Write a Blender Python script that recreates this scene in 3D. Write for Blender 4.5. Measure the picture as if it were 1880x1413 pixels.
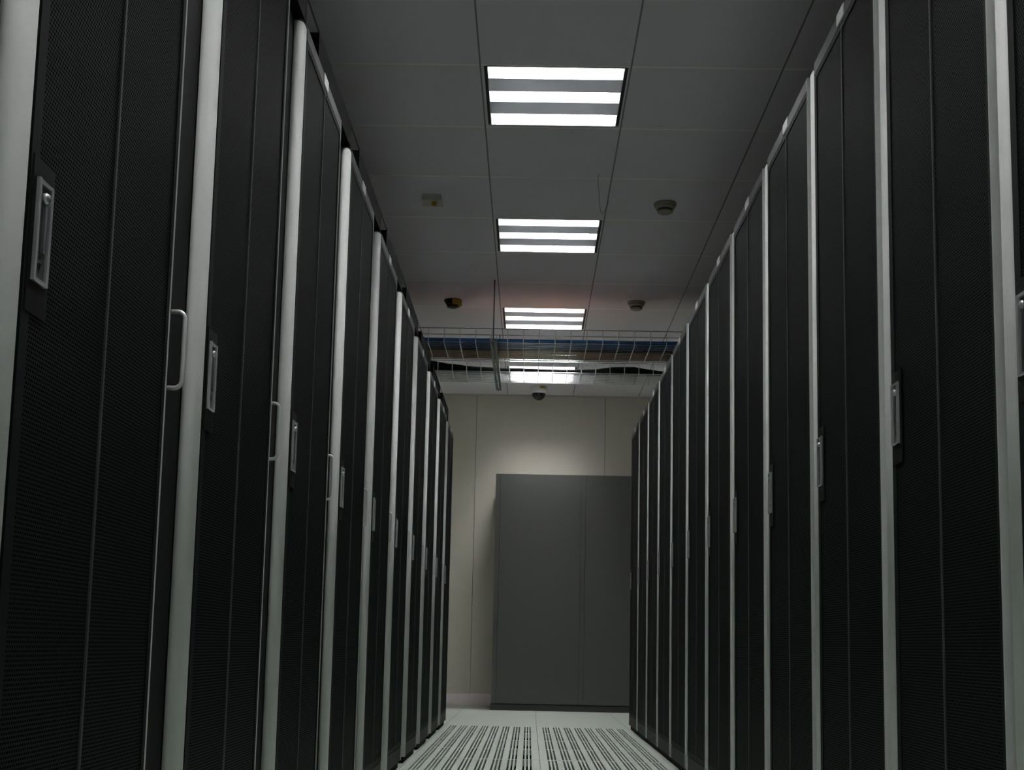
import bpy, bmesh, math, random
from mathutils import Vector, Matrix

S = bpy.context.scene
for o in list(bpy.data.objects):
    bpy.data.objects.remove(o)
COL = S.collection
random.seed(4)

# ------------------------------------------------------------------ camera
F_PX, PITCH, YAW, ROLL, CAM_H = 2309.84, .1249, -.0158, .0209, .5298
cp, sp, cy, sy = math.cos(PITCH), math.sin(PITCH), math.cos(YAW), math.sin(YAW)
fwd = Vector((sy*cp, cy*cp, sp))
rgt = Vector((cy, -sy, 0))
upv = rgt.cross(fwd)
r2 = rgt*math.cos(ROLL) + upv*math.sin(ROLL)
u2 = -rgt*math.sin(ROLL) + upv*math.cos(ROLL)
cam_d = bpy.data.cameras.new('camera')
cam = bpy.data.objects.new('camera', cam_d)
COL.objects.link(cam)
M = Matrix((r2, u2, -fwd)).transposed().to_4x4()
M.translation = Vector((0, 0, CAM_H))
cam.matrix_world = M
cam_d.sensor_fit = 'HORIZONTAL'
cam_d.sensor_width = 36
cam_d.lens = F_PX/1880*36
cam_d.shift_y = (894-706.5)/1880
cam_d.clip_start = .05
S.camera = cam

# ------------------------------------------------------------------ world, exposure
W = bpy.data.worlds.new('world')
S.world = W
W.use_nodes = True
W.node_tree.nodes['Background'].inputs[0].default_value = (0, 0, 0, 1)
W.node_tree.nodes['Background'].inputs[1].default_value = 0
S.view_settings.view_transform = 'Standard'
S.view_settings.look = 'None'
S.view_settings.exposure = 0
S.view_settings.gamma = 1
S.view_settings.use_curve_mapping = False
LAMP = 110.0            # brightness of the fluorescent ceiling lights

# ------------------------------------------------------------------ materials
def mat(name, col, rough=.5, metal=0., spec=.5):
    m = bpy.data.materials.new(name)
    m.use_nodes = True
    b = m.node_tree.nodes['Principled BSDF']
    b.inputs['Base Color'].default_value = (*col, 1)
    b.inputs['Roughness'].default_value = rough
    b.inputs['Metallic'].default_value = metal
    b.inputs['Specular IOR Level'].default_value = spec
    return m

class NT:
    def __init__(s, m):
        s.t = m.node_tree; s.b = s.t.nodes['Principled BSDF']
    def n(s, typ, **k):
        x = s.t.nodes.new(typ)
        for a, v in k.items(): setattr(x, a, v)
        return x
    def l(s, a, b): s.t.links.new(a, b)
    def math(s, op, a, b=None, c=None):
        x = s.n('ShaderNodeMath', operation=op)
        for i, v in enumerate((a, b, c)):
            if v is None: continue
            if isinstance(v, (int, float)): x.inputs[i].default_value = v
            else: s.l(v, x.inputs[i])
        return x.outputs[0]
    def mix(s, fac, a, b):
        x = s.n('ShaderNodeMix', data_type='RGBA')
        for i, v in ((0, fac), (6, a), (7, b)):
            if isinstance(v, (int, float)): x.inputs[i].default_value = v
            elif isinstance(v, tuple): x.inputs[i].default_value = (*v, 1)
            else: s.l(v, x.inputs[i])
        return x.outputs[2]
    def objxyz(s):
        tc = s.n('ShaderNodeTexCoord'); sx = s.n('ShaderNodeSeparateXYZ')
        s.l(tc.outputs['Object'], sx.inputs[0]); return tc.outputs['Object'], sx.outputs
    def noise(s, vec, scale, detail=4):
        x = s.n('ShaderNodeTexNoise'); x.inputs['Scale'].default_value = scale
        x.inputs['Detail'].default_value = detail; s.l(vec, x.inputs['Vector']); return x.outputs['Fac']
    def bump(s, h, strength=.3, dist=.002):
        x = s.n('ShaderNodeBump'); x.inputs['Strength'].default_value = strength
        x.inputs['Distance'].default_value = dist; s.l(h, x.inputs['Height']); s.l(x.outputs[0], s.b.inputs['Normal'])

def noisy(name, c1, c2, scale, rough=.5, metal=0., bump=0., spec=.5):
    m = mat(name, c1, rough, metal, spec); t = NT(m)
    v, _ = t.objxyz(); f = t.noise(v, scale)
    t.l(t.mix(f, c1, c2), t.b.inputs['Base Color'])
    if bump: t.bump(f, bump)
    return m

M_black = noisy('black_steel', (.004, .0052, .0048), (.005, .0064, .006), 30, .6, spec=.07)
M_filler = noisy('filler_black', (.004, .005, .0046), (.005, .006, .0055), 30, .6, spec=.1)
M_strip = noisy('grey_top_rail', (.028, .032, .030), (.033, .037, .034), 20, .45, spec=.2)
M_strut = noisy('grey_strut', (.028, .034, .032), (.032, .038, .036), 20, .5, spec=.2)
M_silver = mat('silver_paint', (.49, .515, .49), .6, 0., .25)
M_trim = mat('aluminium_trim', (.5, .53, .51), .4, .3)
M_chrome = mat('chrome', (.42, .44, .44), .25, .55)
M_satin = mat('satin_metal', (.045, .05, .055), .28, .5)
M_duct = mat('duct_black', (.0035, .0042, .004), .7, spec=.03)
M_tag = mat('tag_silver', (.8, .82, .8), .3)
M_lock = mat('dark_lock', (.03, .03, .032), .4, .3)
M_plinth = noisy('plinth_black', (.004, .004, .004), (.006, .006, .006), 10, .8, spec=.1)
M_bezel = mat('bezel_black', (.004, .0048, .0046), .5, spec=.06)
M_trough = noisy('trough_grey', (.006, .0075, .0068), (.008, .0095, .0088), 15, .55, spec=.15)

# perforated sheet: staggered round holes, 5 mm apart
M_perf = mat('perforated_black', (.005, .006, .006), .55, spec=.12)
t = NT(M_perf); v, xyz = t.objxyz()
row = t.math('DIVIDE', xyz[2], .005)
odd = t.math('MULTIPLY', t.math('MODULO', t.math('FLOOR', row), 2), .5)
fy = t.math('SUBTRACT', t.math('FRACT', t.math('ADD', t.math('DIVIDE', xyz[1], .006), odd)), .5)
fz = t.math('SUBTRACT', t.math('FRACT', row), .5)
d2 = t.math('ADD', t.math('MULTIPLY', fy, fy), t.math('MULTIPLY', fz, fz))
hole = t.math('LESS_THAN', d2, .12)
t.l(t.mix(hole, (.0062, .0078, .0072), (.0030, .004, .0035)), t.b.inputs['Base Color'])
t.l(t.math('MULTIPLY', t.math('SUBTRACT', 1, hole), .045), t.b.inputs['Specular IOR Level'])

# ceiling: 0.59 m panels, cross tees with light painted in, dark gaps along the aisle
CX0, CS, CY0, CZ = -.2329, .5912, 4.6782, 2.7793
CSY = .5926
M_ceil = mat('ceiling_panels', (.5, .5, .52), .8, spec=.1)
t = NT(M_ceil); v, xyz = t.objxyz()
ax = t.math('FRACT', t.math('ADD', t.math('DIVIDE', t.math('SUBTRACT', xyz[0], CX0), CS), 100.5))
ay = t.math('FRACT', t.math('ADD', t.math('DIVIDE', t.math('SUBTRACT', xyz[1], CY0), CSY), 100.5))
lx = t.math('LESS_THAN', t.math('ABSOLUTE', t.math('SUBTRACT', ax, .5)), .0055)
ly = t.math('LESS_THAN', t.math('ABSOLUTE', t.math('SUBTRACT', ay, .5)), .012)
f1 = t.noise(v, 350, 3)
base = t.mix(f1, (.81, .79, .86), (.85, .83, .89))
c1 = t.mix(ly, base, (.99, .99, .99))  # light caught by the tees is put into their pale colour
t.l(t.mix(lx, c1, (.26, .27, .27)), t.b.inputs['Base Color'])
t.bump(f1, .25, .001)

# raised floor tiles
M_floor = mat('floor_tiles', (.45, .46, .44), .45, spec=.4)
t = NT(M_floor); v, xyz = t.objxyz()
ax = t.math('FRACT', t.math('ADD', t.math('DIVIDE', t.math('SUBTRACT', xyz[0], .061), .6), 100.5))
ay = t.math('FRACT', t.math('ADD', t.math('DIVIDE', t.math('SUBTRACT', xyz[1], 8.393), .6), 100.5))
lx = t.math('LESS_THAN', t.math('ABSOLUTE', t.math('SUBTRACT', ax, .5)), .004)
ly = t.math('LESS_THAN', t.math('ABSOLUTE', t.math('SUBTRACT', ay, .5)), .004)
f1 = t.noise(v, 60, 6)
base = t.mix(f1, (.285, .325, .285), (.33, .37, .325))
t.l(t.mix(t.math('MAXIMUM', lx, ly), base, (.10, .11, .10)), t.b.inputs['Base Color'])
M_ptile = noisy('perforated_tile_laminate', (.315, .355, .31), (.355, .40, .35), 60, .45, spec=.4)
M_edge = mat('tile_edge', (.03, .03, .03), .8)
M_void = mat('underfloor', (.02, .02, .02), .9)

M_wall = mat('wall_panels', (.5, .48, .40), .6, spec=.25)
t = NT(M_wall); v, xyz = t.objxyz()
ax = t.math('FRACT', t.math('ADD', t.math('DIVIDE', t.math('ADD', xyz[0], .51), 1.162), 100.5))
lx = t.math('LESS_THAN', t.math('ABSOLUTE', t.math('SUBTRACT', ax, .5)), .0022)
f1 = t.noise(v, 3, 4)
base = t.mix(f1, (.66, .64, .545), (.70, .68, .58))
t.l(t.mix(lx, base, (.2, .19, .15)), t.b.inputs['Base Color'])
M_skirt = noisy('skirting_metal', (.93, .86, .87), (.96, .89, .90), 8, .4, 0.)
M_trimw = mat('ceiling_edge_trim', (.6, .58, .55), .5)
M_cab = noisy('grey_cabinet_paint', (.074, .079, .072), (.081, .086, .079), 40, .5, spec=.35)
M_cabp = noisy('cabinet_plinth', (.03, .028, .032), (.036, .034, .038), 20, .5)
M_seam = mat('seam_dark', (.012, .013, .013), .7)

M_lamp = bpy.data.materials.new('lamp_glow'); M_lamp.use_nodes = True
nt = M_lamp.node_tree; nt.nodes.clear()
e = nt.nodes.new('ShaderNodeEmission'); e.inputs[0].default_value = (1, .975, .995, 1); e.inputs[1].default_value = LAMP
oo = nt.nodes.new('ShaderNodeOutputMaterial'); nt.links.new(e.outputs[0], oo.inputs[0])
M_white = mat('white_enamel', (.5, .5, .5), .4)
M_fin = mat('louvre_metal', (.35, .35, .36), .35, .5)
M_pstrip = bpy.data.materials.new('perforated_white_strip'); M_pstrip.use_nodes = True
nt = M_pstrip.node_tree; nt.nodes.clear()
oo = nt.nodes.new('ShaderNodeOutputMaterial'); mx = nt.nodes.new('ShaderNodeMixShader')
tl = nt.nodes.new('ShaderNodeBsdfTranslucent'); df = nt.nodes.new('ShaderNodeBsdfDiffuse')
tl.inputs[0].default_value = (.05, .052, .053, 1); df.inputs[0].default_value = (.35, .36, .36, 1)
ad = nt.nodes.new('ShaderNodeAddShader')
nt.links.new(tl.outputs[0], ad.inputs[0]); nt.links.new(df.outputs[0], ad.inputs[1]); nt.links.new(ad.outputs[0], oo.inputs[0])
M_dark = mat('dark_gap', (.015, .017, .017), .7)

M_galv = noisy('galvanised_wire', (.75, .78, .78), (.82, .85, .85), 40, .25, .8)
M_zinc = noisy('zinc_strut', (.16, .18, .17), (.22, .24, .23), 30, .5, .5)
M_rod = mat('threaded_rod', (.12, .13, .13), .5, .5)
M_blue = noisy('blue_cable', (.012, .09, .26), (.018, .11, .31), 40, .5)
M_orange = noisy('orange_cable', (.30, .14, .06), (.36, .17, .075), 40, .5)
M_bcable = noisy('black_cable', (.005, .006, .007), (.007, .008, .009), 40, .7, spec=.08)
M_cream = mat('cream_plastic', (.33, .31, .24), .5)
M_pale = mat('pale_plastic', (.6, .56, .52), .5)
M_yellow = mat('yellow_plastic', (.42, .28, .02), .5)
M_camw = mat('white_plastic', (.85, .86, .83), .4)
M_dome = mat('smoked_dome', (.008, .01, .01), .08, spec=.8)

# ------------------------------------------------------------------ mesh helpers
class MB:
    def __init__(s): s.v = []; s.f = []; s.sm = []
    def box(s, x0, x1, y0, y1, z0, z1):
        b = len(s.v)
        s.v += [(x, y, z) for x in (x0, x1) for y in (y0, y1) for z in (z0, z1)]
        for q in ((0, 1, 3, 2), (4, 6, 7, 5), (0, 4, 5, 1), (2, 3, 7, 6), (0, 2, 6, 4), (1, 5, 7, 3)):
            s.f.append(tuple(b+i for i in q)); s.sm.append(False)
        return s
    def bbox(s, x0, x1, y0, y1, z0, z1, c):
        """box with chamfered edges along x front face (+x)"""
        b = len(s.v)
        for x, k in ((x0, 0), (x1-c, 0), (x1, c)):
            s.v += [(x, y0+k, z0+k), (x, y1-k, z0+k), (x, y1-k, z1-k), (x, y0+k, z1-k)]
        s.f.append((b, b+3, b+2, b+1)); s.f.append((b+8, b+9, b+10, b+11)); s.sm += [False]*2
        for r in (0, 4):
            for i in range(4):
                j = (i+1) % 4
                s.f.append((b+r+i, b+r+j, b+r+4+j, b+r+4+i)); s.sm.append(False)
        return s
    def lathe(s, prof, n=32, c=(0, 0, 0), smooth=True):
        """prof: list of (r, z) ; axis z"""
        b = len(s.v)
        for r, z in prof:
            for i in range(n):
                a = 2*math.pi*i/n
                s.v.append((c[0]+r*math.cos(a), c[1]+r*math.sin(a), c[2]+z))
        for k in range(len(prof)-1):
            for i in range(n):
                j = (i+1) % n
                s.f.append((b+k*n+i, b+k*n+j, b+(k+1)*n+j, b+(k+1)*n+i)); s.sm.append(smooth)
        s.f.append(tuple(b+i for i in range(n))[::-1]); s.sm.append(False)
        s.f.append(tuple(b+(len(prof)-1)*n+i for i in range(n))); s.sm.append(False)
        return s
    def tube(s, pts, r, n=8, smooth=True):
        pts = [Vector(p) for p in pts]; b = len(s.v); m = len(pts)
        ref = None
        for k in range(m):
            d = (pts[min(k+1, m-1)]-pts[max(k-1, 0)]).normalized()
            if ref is None: ref = Vector((0, 0, 1)) if abs(d.z) < .9 else Vector((1, 0, 0))
            a = d.cross(ref).normalized(); c = a.cross(d).normalized(); ref = c
            for i in range(n):
                w = 2*math.pi*i/n
                s.v.append(tuple(pts[k]+a*r*math.cos(w)+c*r*math.sin(w)))
        for k in range(m-1):
            for i in range(n):
                j = (i+1) % n
                s.f.append((b+k*n+i, b+(k+1)*n+i, b+(k+1)*n+j, b+k*n+j)); s.sm.append(smooth)
        s.f.append(tuple(b+i for i in range(n))); s.f.append(tuple(b+(m-1)*n+i for i in range(n))[::-1]); s.sm += [False]*2
        return s
    def prism(s, prof, z0, z1, smooth=False):
        """closed profile of (x, y) extruded in z"""
        b = len(s.v); n = len(prof)
        s.v += [(x, y, z0) for x, y in prof]+[(x, y, z1) for x, y in prof]
        for i in range(n):
            j = (i+1) % n
            s.f.append((b+i, b+j, b+n+j, b+n+i)); s.sm.append(smooth)
        s.f.append(tuple(b+i for i in range(n))[::-1]); s.f.append(tuple(b+n+i for i in range(n))); s.sm += [False]*2
        return s
    def build(s, name, m, parent=None, loc=None):
        me = bpy.data.meshes.new(name)
        me.from_pydata(s.v, [], s.f)
        for p, k in zip(me.polygons, s.sm): p.use_smooth = k
        bm = bmesh.new(); bm.from_mesh(me)
        bmesh.ops.recalc_face_normals(bm, faces=bm.faces); bm.to_mesh(me); bm.free()
        me.materials.append(m)
        o = bpy.data.objects.new(name, me)
        COL.objects.link(o)
        if parent: o.parent = parent
        if loc: o.location = loc
        return o

def tag(o, label, cat, group=None, kind=None):
    o['label'] = label; o['category'] = cat
    if group: o['group'] = group
    if kind: o['kind'] = kind
    return o
def empty(name, loc=(0, 0, 0), rz=0):
    o = bpy.data.objects.new(name, None); COL.objects.link(o)
    o.location = loc; o.rotation_euler = (0, 0, rz); o.empty_display_size = .1
    return o
def struct(name, mb, m):
    o = mb.build(name, m); o['kind'] = 'structure'; return o
def copy_tree(o, parent=None):
    c = o.copy(); COL.objects.link(c); c.parent = parent
    for ch in list(o.children): copy_tree(ch, c)
    return c
ORD = ['nearest', 'second', 'third', 'fourth', 'fifth', 'sixth', 'seventh', 'eighth', 'ninth', 'tenth', 'eleventh', 'twelfth']
def rank(i, n, tail):
    if i == 0: return 'nearest ' + tail[0]
    if i == n-1: return 'farthest ' + tail[0]
    return ORD[i] + ' ' + tail[0]

# ------------------------------------------------------------------ the room
XL, XR, YB, YF = -3.0, 3.1, -4.2, 11.2
LX0, LX1, LW = -.207, .336, .556      # light openings
lamp_y = [4.690+1.7778*k for k in (-4, -3, -2, -1, 0, 1, 2, 3)]
side_x = [LX0-4*.5912, LX0+4*.5912]      # unseen lights added either side to brighten the end wall
# ceiling slab with openings for the recessed lights
mb = MB()
def slab_holes(mb, x0, x1, y0, y1, z0, z1, holes):
    xs = sorted({x0, x1, *[h[0] for h in holes], *[h[1] for h in holes]})
    ys = sorted({y0, y1, *[h[2] for h in holes], *[h[3] for h in holes]})
    vi = {}
    def V(i, j, z):
        k = (i, j, z)
        if k not in vi:
            vi[k] = len(mb.v); mb.v.append((xs[i], ys[j], z))
        return vi[k]
    def solid(i, j):
        if i < 0 or j < 0 or i >= len(xs)-1 or j >= len(ys)-1: return False
        cx, cyy = (xs[i]+xs[i+1])/2, (ys[j]+ys[j+1])/2
        return not any(h[0] < cx < h[1] and h[2] < cyy < h[3] for h in holes)
    def F(*q): mb.f.append(q); mb.sm.append(False)
    for i in range(len(xs)-1):
        for j in range(len(ys)-1):
            if not solid(i, j): continue
            F(V(i, j, z1), V(i+1, j, z1), V(i+1, j+1, z1), V(i, j+1, z1))
            F(V(i, j, z0), V(i, j+1, z0), V(i+1, j+1, z0), V(i+1, j, z0))
            if not solid(i-1, j): F(V(i, j, z0), V(i, j, z1), V(i, j+1, z1), V(i, j+1, z0))
            if not solid(i+1, j): F(V(i+1, j, z0), V(i+1, j+1, z0), V(i+1, j+1, z1), V(i+1, j, z1))
            if not solid(i, j-1): F(V(i, j, z0), V(i+1, j, z0), V(i+1, j, z1), V(i, j, z1))
            if not solid(i, j+1): F(V(i, j+1, z0), V(i, j+1, z1), V(i+1, j+1, z1), V(i+1, j+1, z0))
G = .012
slab_holes(mb, XL, XR, YB, YF, CZ, CZ+.02, [(LX0-G, LX1+G, y-.006, y+LW+.006) for y in lamp_y] + [(x-G, x+LX1-LX0+G, lamp_y[-1]-.006, lamp_y[-1]+LW+.006) for x in side_x])
struct('ceiling', mb, M_ceil)

# floor with an opening under the perforated panels
PX0, PX1, PY1, NR = -.539, .661, 8.393, 5
mb = MB()
slab_holes(mb, XL, XR, YB, YF, -.03, 0, [(PX0, PX1, PY1-.6*NR, PY1)])
struct('floor', mb, M_floor)
struct('trim_1', MB().box(PX0-.2, PX1+.2, PY1-.6*NR-.2, PY1+.2, -.47, -.45), M_void)['label'] = 'near-black sheet standing for the void under the raised floor'  # near-black sheet below the slots, standing for the void
struct('wall_back', MB().box(XL-.1, XR+.1, YF, YF+.1, -.03, CZ+.1), M_wall)
struct('wall_front', MB().box(XL-.1, XR+.1, YB-.1, YB, -.03, CZ+.1), M_wall)
struct('wall_left', MB().box(XL-.1, XL, YB, YF, -.03, CZ+.1), M_wall)
struct('wall_right', MB().box(XR, XR+.1, YB, YF, -.03, CZ+.1), M_wall)
struct('baseboard_back', MB().box(XL, -.30, YF-.015, YF, 0, .1), M_skirt)
struct('trim_2', MB().box(XL, XR, YF-.012, YF, CZ-.014, CZ), M_trimw)

# ------------------------------------------------------------------ perforated floor panels
def slots():
    hs = []
    for g in range(8):
        c = .0585+.0690*g
        for k in (-1, 0, 1):
            hs.append((c+k*.0165-.0042, c+k*.0165+.0042, .018, .582))
    return hs
mb = MB(); slab_holes(mb, .001, .599, .001, .599, -.028, .0005, slots())
# keep the slot pattern even: 8 groups of 3 across the panel
ptile = None
for r in range(NR):
    for c in range(2):
        if ptile is None:
            o = ptile = mb.build('perforated_floor_panel', M_ptile)
        else:
            o = ptile.copy(); COL.objects.link(o)
        o.location = (PX0+.6*c, PY1-.6*(r+1), 0)
        rr = ['farthest', 'second farthest', 'middle', 'second nearest', 'nearest'][r]
        tag(o, 'grey slotted floor panel, %s of the five in the %s column of the aisle' % (rr, ('left', 'right')[c]),
            'floor panel', 'perforated floor panels in the aisle')

# ------------------------------------------------------------------ ceiling lights
def make_light():
    t = empty('ceiling_light')
    x1 = LX1-LX0
    mb = MB()                                   # housing tray above the ceiling line
    mb.box(0, x1, 0, LW, .090, .094); mb.box(0, x1, 0, .004, 0, .090); mb.box(0, x1, LW-.004, LW, 0, .090)
    mb.box(0, .003, .004, LW-.004, 0, .090); mb.box(x1-.003, x1, .004, LW-.004, 0, .090)
    mb.build('housing', M_white, t)
    MB().box(-G, 0, 0, LW, .003, .02).build('end_gap', M_dark, t)
    MB().box(x1, x1+G, 0, LW, .003, .02).build('end_gap', M_dark, t)
    MB().box(.004, x1-.004, .005, LW-.005, .080, .088).build('lamp_panel', M_lamp, t)
    lanes = [(.006, .106), (.223, .323), (.442, .546)]
    for a, b in ((.106, .223), (.323, .442)):
        MB().box(0, x1, a, b, .001, .004).build('perforated_strip', M_pstrip, t)
        MB().box(.004, x1-.004, a, a+.0015, .004, .073).build('reflector', M_white, t)
        MB().box(.004, x1-.004, b-.0015, b, .004, .073).build('reflector', M_white, t)
    for a, b in lanes:                          # one louvre per lane: cross fins on a thin spine
        mb = MB(); mb.box(.004, x1-.004, (a+b)/2-.0003, (a+b)/2+.0003, .062, .066)
        for k in range(1, 14):
            x = x1*k/14
            mb.box(x-.0004, x+.0004, a, b, .02, .066)
        mb.build('louvre', M_fin, t)
    return t
L0 = make_light()
n_l = len(lamp_y)
for i, y in enumerate(lamp_y):
    o = L0 if i == 0 else copy_tree(L0)
    o.location = (LX0, y, CZ)
    vis = i-(n_l-4)
    if vis >= 0:
        lab = ['recessed three-strip ceiling light, nearest and largest in the photo',
               'recessed three-strip ceiling light, second of the row, beside the trailing wire',
               'recessed three-strip ceiling light just in front of the wire cable trays',
               'recessed three-strip ceiling light seen through the wire mesh of the farther tray'][vis]
    else:  # out of view, added to light the near racks
        lab = 'unseen recessed three-strip ceiling light added overhead, %s before the first one in view' % ['one', 'two', 'three', 'four', 'five'][-vis-1]
    tag(o, lab, 'ceiling light', 'recessed ceiling lights along the aisle')

for x, w in zip(side_x, ('left', 'right')):  # extra fixtures out of view, added for light on the end wall
    o = copy_tree(L0); o.location = (x, lamp_y[-1], CZ)
    tag(o, 'unseen ceiling light added beyond the %s row of racks to brighten the end wall' % w, 'ceiling light')
# ------------------------------------------------------------------ server racks
TOP = 1.945
def rack(mirror=False, tall=1.0):
    """front face of the door at x = 0 towards +x, corner post at y 0..0.055, door from 0.057 to 0.585"""
    t = empty('server_rack')
    mb = MB(); mb.box(-.92, -.022, .003, .588, .03, TOP-.004)
    mb.build('cabinet_body', M_black, t)
    MB().box(-.9, -.012, .05 if not mirror else .004, .57 if not mirror else .59, 0, .03).build('plinth', M_plinth, t)
    prof = [(-.0205, 0), (-.0125, .0008), (-.006, .0045), (-.0022, .0105), (-.0004, .0185), (0, .027), (0, .043), (-.0008, .050), (-.003, .0545), (-.0205, .055)]
    MB().prism(prof, .03, 1.932, True).build('corner_post', M_silver, t)
    MB().prism([(-.021, -.0005), (-.0125, 0), (-.006, .004), (-.002, .010), (0, .0185), (.0005, .03), (0, .0545), (-.021, .0555)], 1.932, 1.938).build('post_cap', M_bezel, t)
    y0, y1 = .058, .585
    MB().box(-.021, -.002, y0, y1, .03, .088).build('bottom_sill', M_trough, t)
    mb = MB(); w = .016
    mb.box(-.02, -.001, y0, y0+.022, .092, TOP-.03); mb.box(-.02, -.001, y1-w, y1-.0032, .092, TOP-.03)
    mb.box(-.02, -.001, y0+.022, y1-w, .092, .11); mb.box(-.02, -.001, y0+.022, y1-w, TOP-.045, TOP-.03)
    mb.box(-.02, -.014, y0+.022, y1-w, .11, TOP-.045)
    d = mb.build('door', M_black, t)
    MB().box(-.014, -.003, y0+.022, y1-w, .11, TOP-.045).build('perforated_panel', M_perf, d)
    MB().box(-.003, -.0005, .3185, .3240, .092, TOP-.03).build('centre_strut', M_strut, d)
    MB().box(-.02, .0002, y1-.0032, y1, .03, TOP).build('edge_trim', M_trim, d)
    MB().box(-.021, -.0006, y0, y1-.0032, TOP-.03, TOP).build('top_rail', M_strip, t)
    MB().bbox(-.0006, .0022, .292, .352, TOP-.028, TOP-.0003, .0008).build('name_plate', M_tag, t)
    # latch: raised bezel, bright frame, lever, lock
    yc, z0, z1 = .092, .907, 1.021
    MB().prism([(-.001, yc-.030), (.0004, yc-.028), (.0004, yc+.030), (-.001, yc+.032)], z0-.035, z1+.022).build('latch_bezel', M_bezel, d)
    mb = MB(); a, b = yc-.019, yc+.019
    mb.bbox(.0004, .0055, a, a+.0045, z0, z1, .0012); mb.bbox(.0004, .0055, b-.0045, b, z0, z1, .0012)
    mb.bbox(.0004, .0043, a+.006, b-.0035, z0, z0+.005, .0008); mb.bbox(.0004, .0043, a+.006, b-.0035, z1-.005, z1, .0008)
    mb.build('latch_frame', M_chrome, d)
    mb = MB()
    mb.box(.0004, .0010, a+.006, b-.0035, z0+.005, z1-.005)
    mb.prism([(.0010, yc-.009), (.0040, yc-.006), (.0046, yc), (.0040, yc+.007), (.0010, yc+.010)], z0+.034, z1-.026)
    mb.build('latch_lever', M_satin, d)
    mb = MB()
    mb.lathe([(.0001, 0), (.006, 0), (.0062, .004), (.004, .0065), (.0001, .007)], 16)
    o = mb.build('latch_pivot', M_chrome, d, (.0008, yc+.001, z1-.018)); o.rotation_euler = (0, math.pi/2, 0)
    # diamond shaped lock cover
    mb = MB(); s = .0075
    mb.v = [(.0010, yc, z0+.022-1.5*s), (.0010, yc+s, z0+.022), (.0010, yc, z0+.022+1.5*s), (.0010, yc-s, z0+.022), (.0040, yc, z0+.022)]
    mb.f = [(0, 1, 4), (1, 2, 4), (2, 3, 4), (3, 0, 4), (3, 2, 1, 0)]; mb.sm = [False]*5
    mb.build('lock', M_lock, d)
    return t

LY0, LP, RY0, RP = 1.225, .739, 1.767, .6015
XLF, XRF = -.54, .665
proto = rack()
for i in range(10):
    o = proto if i == 0 else copy_tree(proto)
    o.location = (XLF, LY0+LP*i, 0)
    w = ['nearest rack of the left row, cut by the frame edge', 'second nearest rack of the left row', 'third rack of the left row',
         'fourth rack of the left row', 'fifth rack of the left row', 'sixth rack of the left row', 'fourth rack from the far end of the left row',
         'third rack from the far end of the left row', 'last but one rack of the left row', 'farthest rack of the left row, by the end wall'][i]
    tag(o, 'black server rack, ' + w, 'server rack', 'server racks of the left row')
protor = rack(True)
for i in range(12):
    o = protor if i == 0 else copy_tree(protor)
    o.location = (XRF, RY0+RP*i, 0); o.rotation_euler = (0, 0, math.pi)
    w = ['nearest rack of the right row, cut by the frame edge', 'second nearest rack of the right row', 'third rack of the right row',
         'fourth rack of the right row', 'fifth rack of the right row', 'sixth rack of the right row', 'sixth rack from the far end of the right row',
         'fifth rack from the far end of the right row', 'fourth rack from the far end of the right row', 'third rack from the far end of the right row',
         'last but one rack of the right row', 'farthest rack of the right row, in front of the grey cabinet'][i]
    tag(o, 'black server rack, ' + w, 'server rack', 'server racks of the right row')
    if i == 11:
        for ch in list(o.children):
            if ch.name.startswith('corner_post'): ch.data = ch.data.copy(); ch.data.materials[0] = M_black

# narrow filler cabinets between the racks of the left row
def filler():
    t = empty('filler_cabinet')
    MB().box(-.9, -.026, .003, .145, .03, 1.93).build('cabinet_body', M_black, t)
    MB().box(-.026, -.0215, .0015, .1465, .032, 1.932).build('front_panel', M_filler, t)
    R = .0115
    x0, x1, a, b = -.0225, .0000, .910, 1.030
    pts = [(x0, .074, a)]
    n = 6
    pts += [(x1-R, .074, a)]
    for k in range(1, n+1):
        w = math.pi/2*k/n; pts.append((x1-R+R*math.sin(w), .074, a+R-R*math.cos(w)))
    for k in range(0, n+1):
        w = math.pi/2*k/n; pts.append((x1-R+R*math.cos(w), .074, b-R+R*math.sin(w)))
    pts.append((x0, .074, b))
    MB().tube(pts, .0036, 10).build('pull_handle', M_trim, t)
    MB().box(-.6, -.05, .02, .12, 0, .03).build('plinth', M_plinth, t)
    return t
fp = filler()
for i in range(10):
    o = fp if i == 0 else copy_tree(fp)
    o.location = (XLF, LY0+LP*i-.150, 0)
    w = ['at the left frame edge before the nearest rack', 'between the nearest and second left racks', 'between the second and third left racks',
         'between the third and fourth left racks', 'between the fourth and fifth left racks', 'between the fifth and sixth left racks',
         'between the sixth and seventh left racks', 'between the seventh and eighth left racks', 'between the eighth and ninth left racks',
         'before the farthest rack of the left row'][i]
    tag(o, 'narrow black filler cabinet ' + w, 'filler cabinet', 'filler cabinets between the left racks')

# dark cable troughs on top of the left racks
tp = None
for i in range(1, 9):
    if tp is None:
        mb = MB(); mb.box(-.16, 0, 0, .57, 0, .003); mb.box(-.003, 0, 0, .57, .003, .070); mb.box(-.16, -.157, 0, .57, .003, .070)
        mb.box(-.157, -.003, 0, .003, .003, .066); mb.box(-.157, -.003, .567, .57, .003, .066)
        o = tp = mb.build('cable_trough', M_duct)
    else:
        o = tp.copy(); COL.objects.link(o)
    o.location = (XLF-.002, LY0+LP*i+.215, TOP+.0005)
    tag(o, 'black open cable trough on the left racks, reaching from the %s rack to the next' % ['second', 'third', 'fourth', 'fifth', 'sixth', 'seventh', 'eighth', 'ninth'][i-1],
        'cable trough', 'cable troughs on the left racks')

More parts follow.
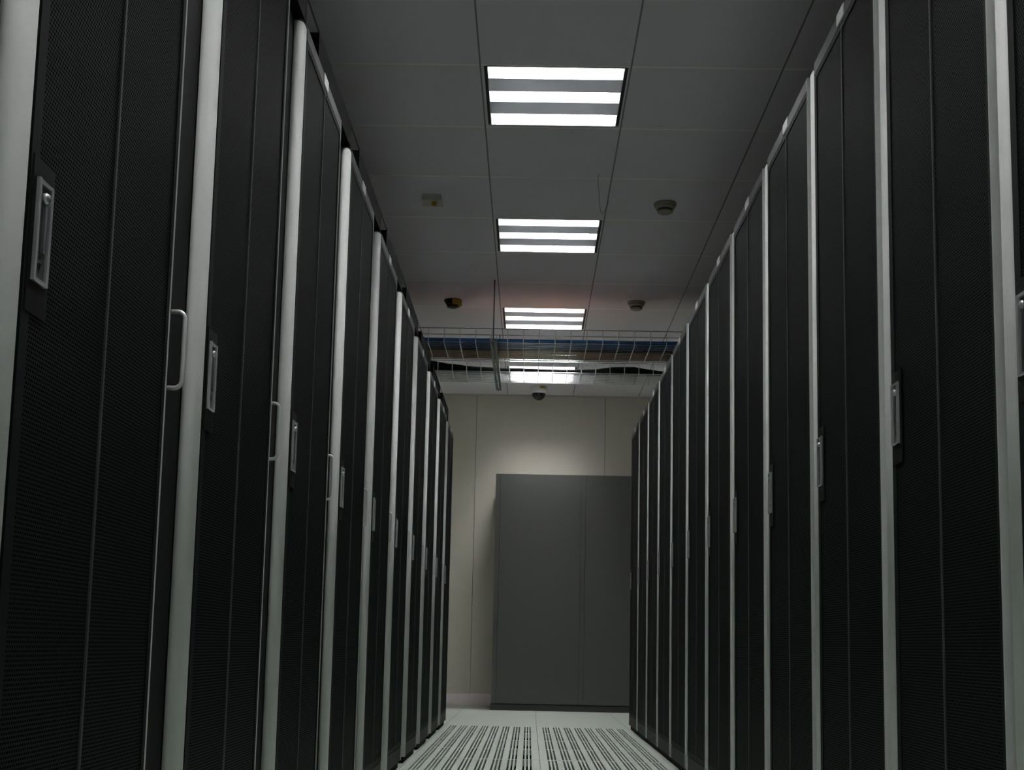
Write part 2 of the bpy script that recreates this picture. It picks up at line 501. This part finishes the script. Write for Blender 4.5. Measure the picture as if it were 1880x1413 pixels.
# ------------------------------------------------------------------ grey cabinet at the end wall
cb = empty('equipment_cabinet', (-.30, 10.46, 0))
MB().box(0, 1.52, .012, .70, .055, 1.955).build('cabinet_body', M_cab, cb)
MB().box(-.008, 1.52, -.006, .69, 0, .048).build('plinth', M_cabp, cb)
MB().box(.004, 1.516, .014, .69, .048, .055).build('shadow_gap', M_seam, cb)
MB().box(.002, 1.518, .0095, .0125, .056, 1.954).build('gap_backing', M_seam, cb)
MB().box(0, .0360, 0, .012, .055, 1.955).build('side_frame', M_cab, cb)
MB().box(.0395, .7115, 0, .012, .055, 1.955).build('door', M_cab, cb)
MB().box(.7145, .7525, .001, .012, .055, 1.955).build('centre_frame', M_cab, cb)
MB().box(.7555, 1.52, 0, .012, .055, 1.955).build('door', M_cab, cb)
tag(cb, 'tall grey steel cabinet standing against the cream end wall', 'cabinet')

# ------------------------------------------------------------------ wire cable trays
TZ = 2.418
def tray(y0, y1, h, mid, lab, long_n):
    mb = MB(); x0, x1 = -1.5, 1.6; r = .0031
    for k in range(long_n+1):
        y = y0+(y1-y0)*k/long_n
        mb.tube([(x0, y, TZ), (x1, y, TZ)], r, 6)
    for y in (y0, y1):
        mb.tube([(x0, y, TZ+h), (x1, y, TZ+h)], r, 6)
        if mid: mb.tube([(x0, y, TZ+h*.55), (x1, y, TZ+h*.55)], r*.9, 6)
    x = x0+.03
    while x < x1:
        mb.tube([(x, y0-.004, TZ+h), (x, y0-.004, TZ-.004), (x, y1+.004, TZ-.004), (x, y1+.004, TZ+h)], r, 6, False)
        x += .1
    o = mb.build('wire_mesh_cable_tray', M_galv)
    tag(o, lab, 'cable tray', 'wire mesh cable trays crossing the aisle')
T1 = (7.75, 8.22); T2 = (8.60, 8.95)
tray(*T1, .090, True, 'galvanised wire mesh tray carrying blue and orange cables, nearer of the two', 13)
tray(*T2, .075, False, 'galvanised wire mesh tray carrying black cables, farther of the two', 10)

# cables lying in the trays
def bundle(name, m, ys, z0, lab, rad, amp=.0015, layers=1):
    mb = MB(); rnd = random.Random(len(lab))
    for L in range(layers):
        for y in ys:
            ph = rnd.random()*6.28; pts = []
            for k in range(33):
                x = -1.45+3.0*k/32
                pts.append((x, y+amp*math.sin(x*5+ph), z0+rad+L*rad*1.8+abs(amp*math.sin(x*3+ph*1.7))))
            mb.tube(pts, rad, 8)
    tag(mb.build(name, m), lab, 'cable bundle')
bundle('cable_bundle', M_blue, [T1[0]+.010+.0125*k for k in range(11)], TZ+.0038, 'bundle of blue cables lying along the near side of the nearer tray', .0064, .001, 2)
bundle('cable_bundle', M_bcable, [T1[0]+.155+.0125*k for k in range(7)], TZ+.0038, 'bundle of black cables between the blue and the orange ones', .0064, .001)
bundle('cable_bundle', M_orange, [T1[0]+.248+.0125*k for k in range(17)], TZ+.0038, 'bundle of orange cables lying along the far side of the nearer tray', .0062, .0015)
# black cables of the farther tray, sagging in waves
mb = MB()
def bez(keys, x):
    for (a, za), (b, zb) in zip(keys, keys[1:]):
        if a <= x <= b:
            s = (x-a)/(b-a); s = s*s*(3-2*s); return za+(zb-za)*s
    return keys[-1][1]
hi = [(-1.45, .03), (-.85, .066), (-.72, .062), (-.57, .040), (-.40, .018), (-.2, .008), (.2, .006), (.40, .014), (.58, .036), (.70, .040), (.80, .022), (.92, -.002+.006), (1.55, .006)]
for k in range(12):
    fr = k/11; pts = []
    for q in range(61):
        x = -1.45+3.0*q/60
        z = TZ+.0145+bez(hi, x)*fr+.002*math.sin(x*9+k)
        pts.append((x, T2[0]+.018+.022*(k % 3)+.006*math.sin(x*4+k*2), z))
    mb.tube(pts, .0085, 8)
tag(mb.build('cable_bundle', M_bcable), 'bundle of black cables rising in two humps in the farther tray', 'cable bundle')

# slotted strut and threaded rods carrying the trays
st = empty('slotted_strut', (-.2545, 7.54, 2.381))
mb = MB(); ln = 1.50
hs = [(-.0065, .0065, .03+.03*k, .05+.03*k) for k in range(50)]
slab_holes(mb, -.0205, .0205, 0, ln, .0, .0025, hs)
mb.build('perforated_channel', M_zinc, st)
mb = MB(); mb.box(-.0205, -.018, 0, ln, .0025, .026); mb.box(.018, .0205, 0, ln, .0025, .026)
mb.build('channel_flange', M_zinc, st)
tag(st, 'slotted metal channel running under both wire trays', 'strut')
for y, w in ((7.60, 'at the near end of the slotted channel'), (8.98, 'at the far end of the slotted channel')):
    ry = empty('threaded_rod', (-.2545, y, 2.366))
    MB().tube([(0, 0, -.006), (0, 0, CZ-2.366)], .0045, 10).build('rod', M_rod, ry)
    MB().lathe([(.009, 0), (.009, .008)], 6, (0, 0, .005), False).build('nut', M_rod, ry)
    tag(ry, 'thin grey rod hanging from the ceiling ' + w, 'hanging rod', 'rods carrying the cable trays')

# ------------------------------------------------------------------ things on the ceiling
def detector(loc, lab, m=M_cream, halfyellow=False):
    t = empty('smoke_detector', loc)
    MB().lathe([(.058, 0), (.058, -.008), (.054, -.013)][::-1], 36).build('base', m, t)
    MB().lathe([(.050, -.012), (.049, -.024), (.044, -.030)][::-1], 36).build('head', m, t)
    mb = MB(); mb.lathe([(.036, -.030), (.036, -.040)][::-1], 32)
    mb.build('sensing_chamber', M_lock, t)
    mb = MB()
    for k in range(20):
        a = 2*math.pi*k/20; c, s_ = math.cos(a), math.sin(a)
        mb.tube([(c*.0375, s_*.0375, -.029), (c*.0375, s_*.0375, -.041)], .0012, 5)
    mb.lathe([(.040, -.040), (.039, -.045), (.028, -.051), (.002, -.053)][::-1], 32)
    mb.build('vent_cap', m, t)
    if halfyellow:
        mb = MB(); pr = [(0, -.0585)]
        for k in range(17):
            a = -math.pi/2+math.pi*k/16; pr.append((.060*math.cos(a), .060*math.sin(a)))
        mb.prism(pr, -.034, -.006); mb.build('dust_cover', M_yellow, t)
    tag(t, lab, 'smoke detector', None)
    return t
detector((.653, 6.20, CZ), 'round cream smoke detector on the right of the ceiling, nearer of the two')
detector((.664, 8.06, CZ), 'round cream smoke detector on the right of the ceiling, farther from the camera')
detector((-.543, 8.08, CZ), 'round smoke detector with a yellow cover, left of the third light', M_strip, True)
t = empty('alarm_sounder', (-.532, 6.15, CZ))
MB().box(-.047, .047, -.045, .045, -.030, 0).build('housing', M_pale, t)
MB().box(-.053, .053, -.05, .05, -.034, -.030).build('cover_plate', M_pale, t)
MB().lathe([(.001, -.055), (.012, -.052), (.015, -.034)], 20).build('yellow_lens', M_yellow, t, (.012, -.02, 0))
tag(t, 'small square cream box with a yellow lens on the left of the ceiling', 'alarm')

t = empty('dome_camera', (.046, 10.84, CZ))
MB().lathe([(.056, -.060), (.066, -.056), (.072, -.040), (.076, 0)], 40).build('housing', M_camw, t)
pr = [(.059*math.cos(a), -.060-.058*math.sin(a)) for a in [math.pi/2*k/10 for k in range(10)]]
MB().lathe([(.0005, -.118)]+pr[::-1]+[(.059, -.056)], 40).build('dome', M_dome, t)
MB().box(.010, .056, -.077, -.056, -.022, -.002).build('sticker', M_yellow, t)
MB().lathe([(.005, -.0), (.006, -.004)], 16, (0, -.057, -.078)).build('lens', M_chrome, t)
tag(t, 'white dome camera with a dark smoked dome, on the ceiling by the end wall', 'security camera')

pts = [(.292, 5.80), (.293, 5.88), (.299, 5.96), (.306, 6.03), (.312, 6.12), (.320, 6.22), (.330, 6.31), (.342, 6.35), (.352, 6.31), (.358, 6.24), (.365, 6.18)]
mb = MB(); mb.tube([(x, y, CZ-.003-.0015*math.sin(k*.4)) for k, (x, y) in enumerate(pts)], .0011, 6)
tag(mb.build('trailing_wire', M_rod), 'thin dark wire trailing below the ceiling before the second light', 'wire')
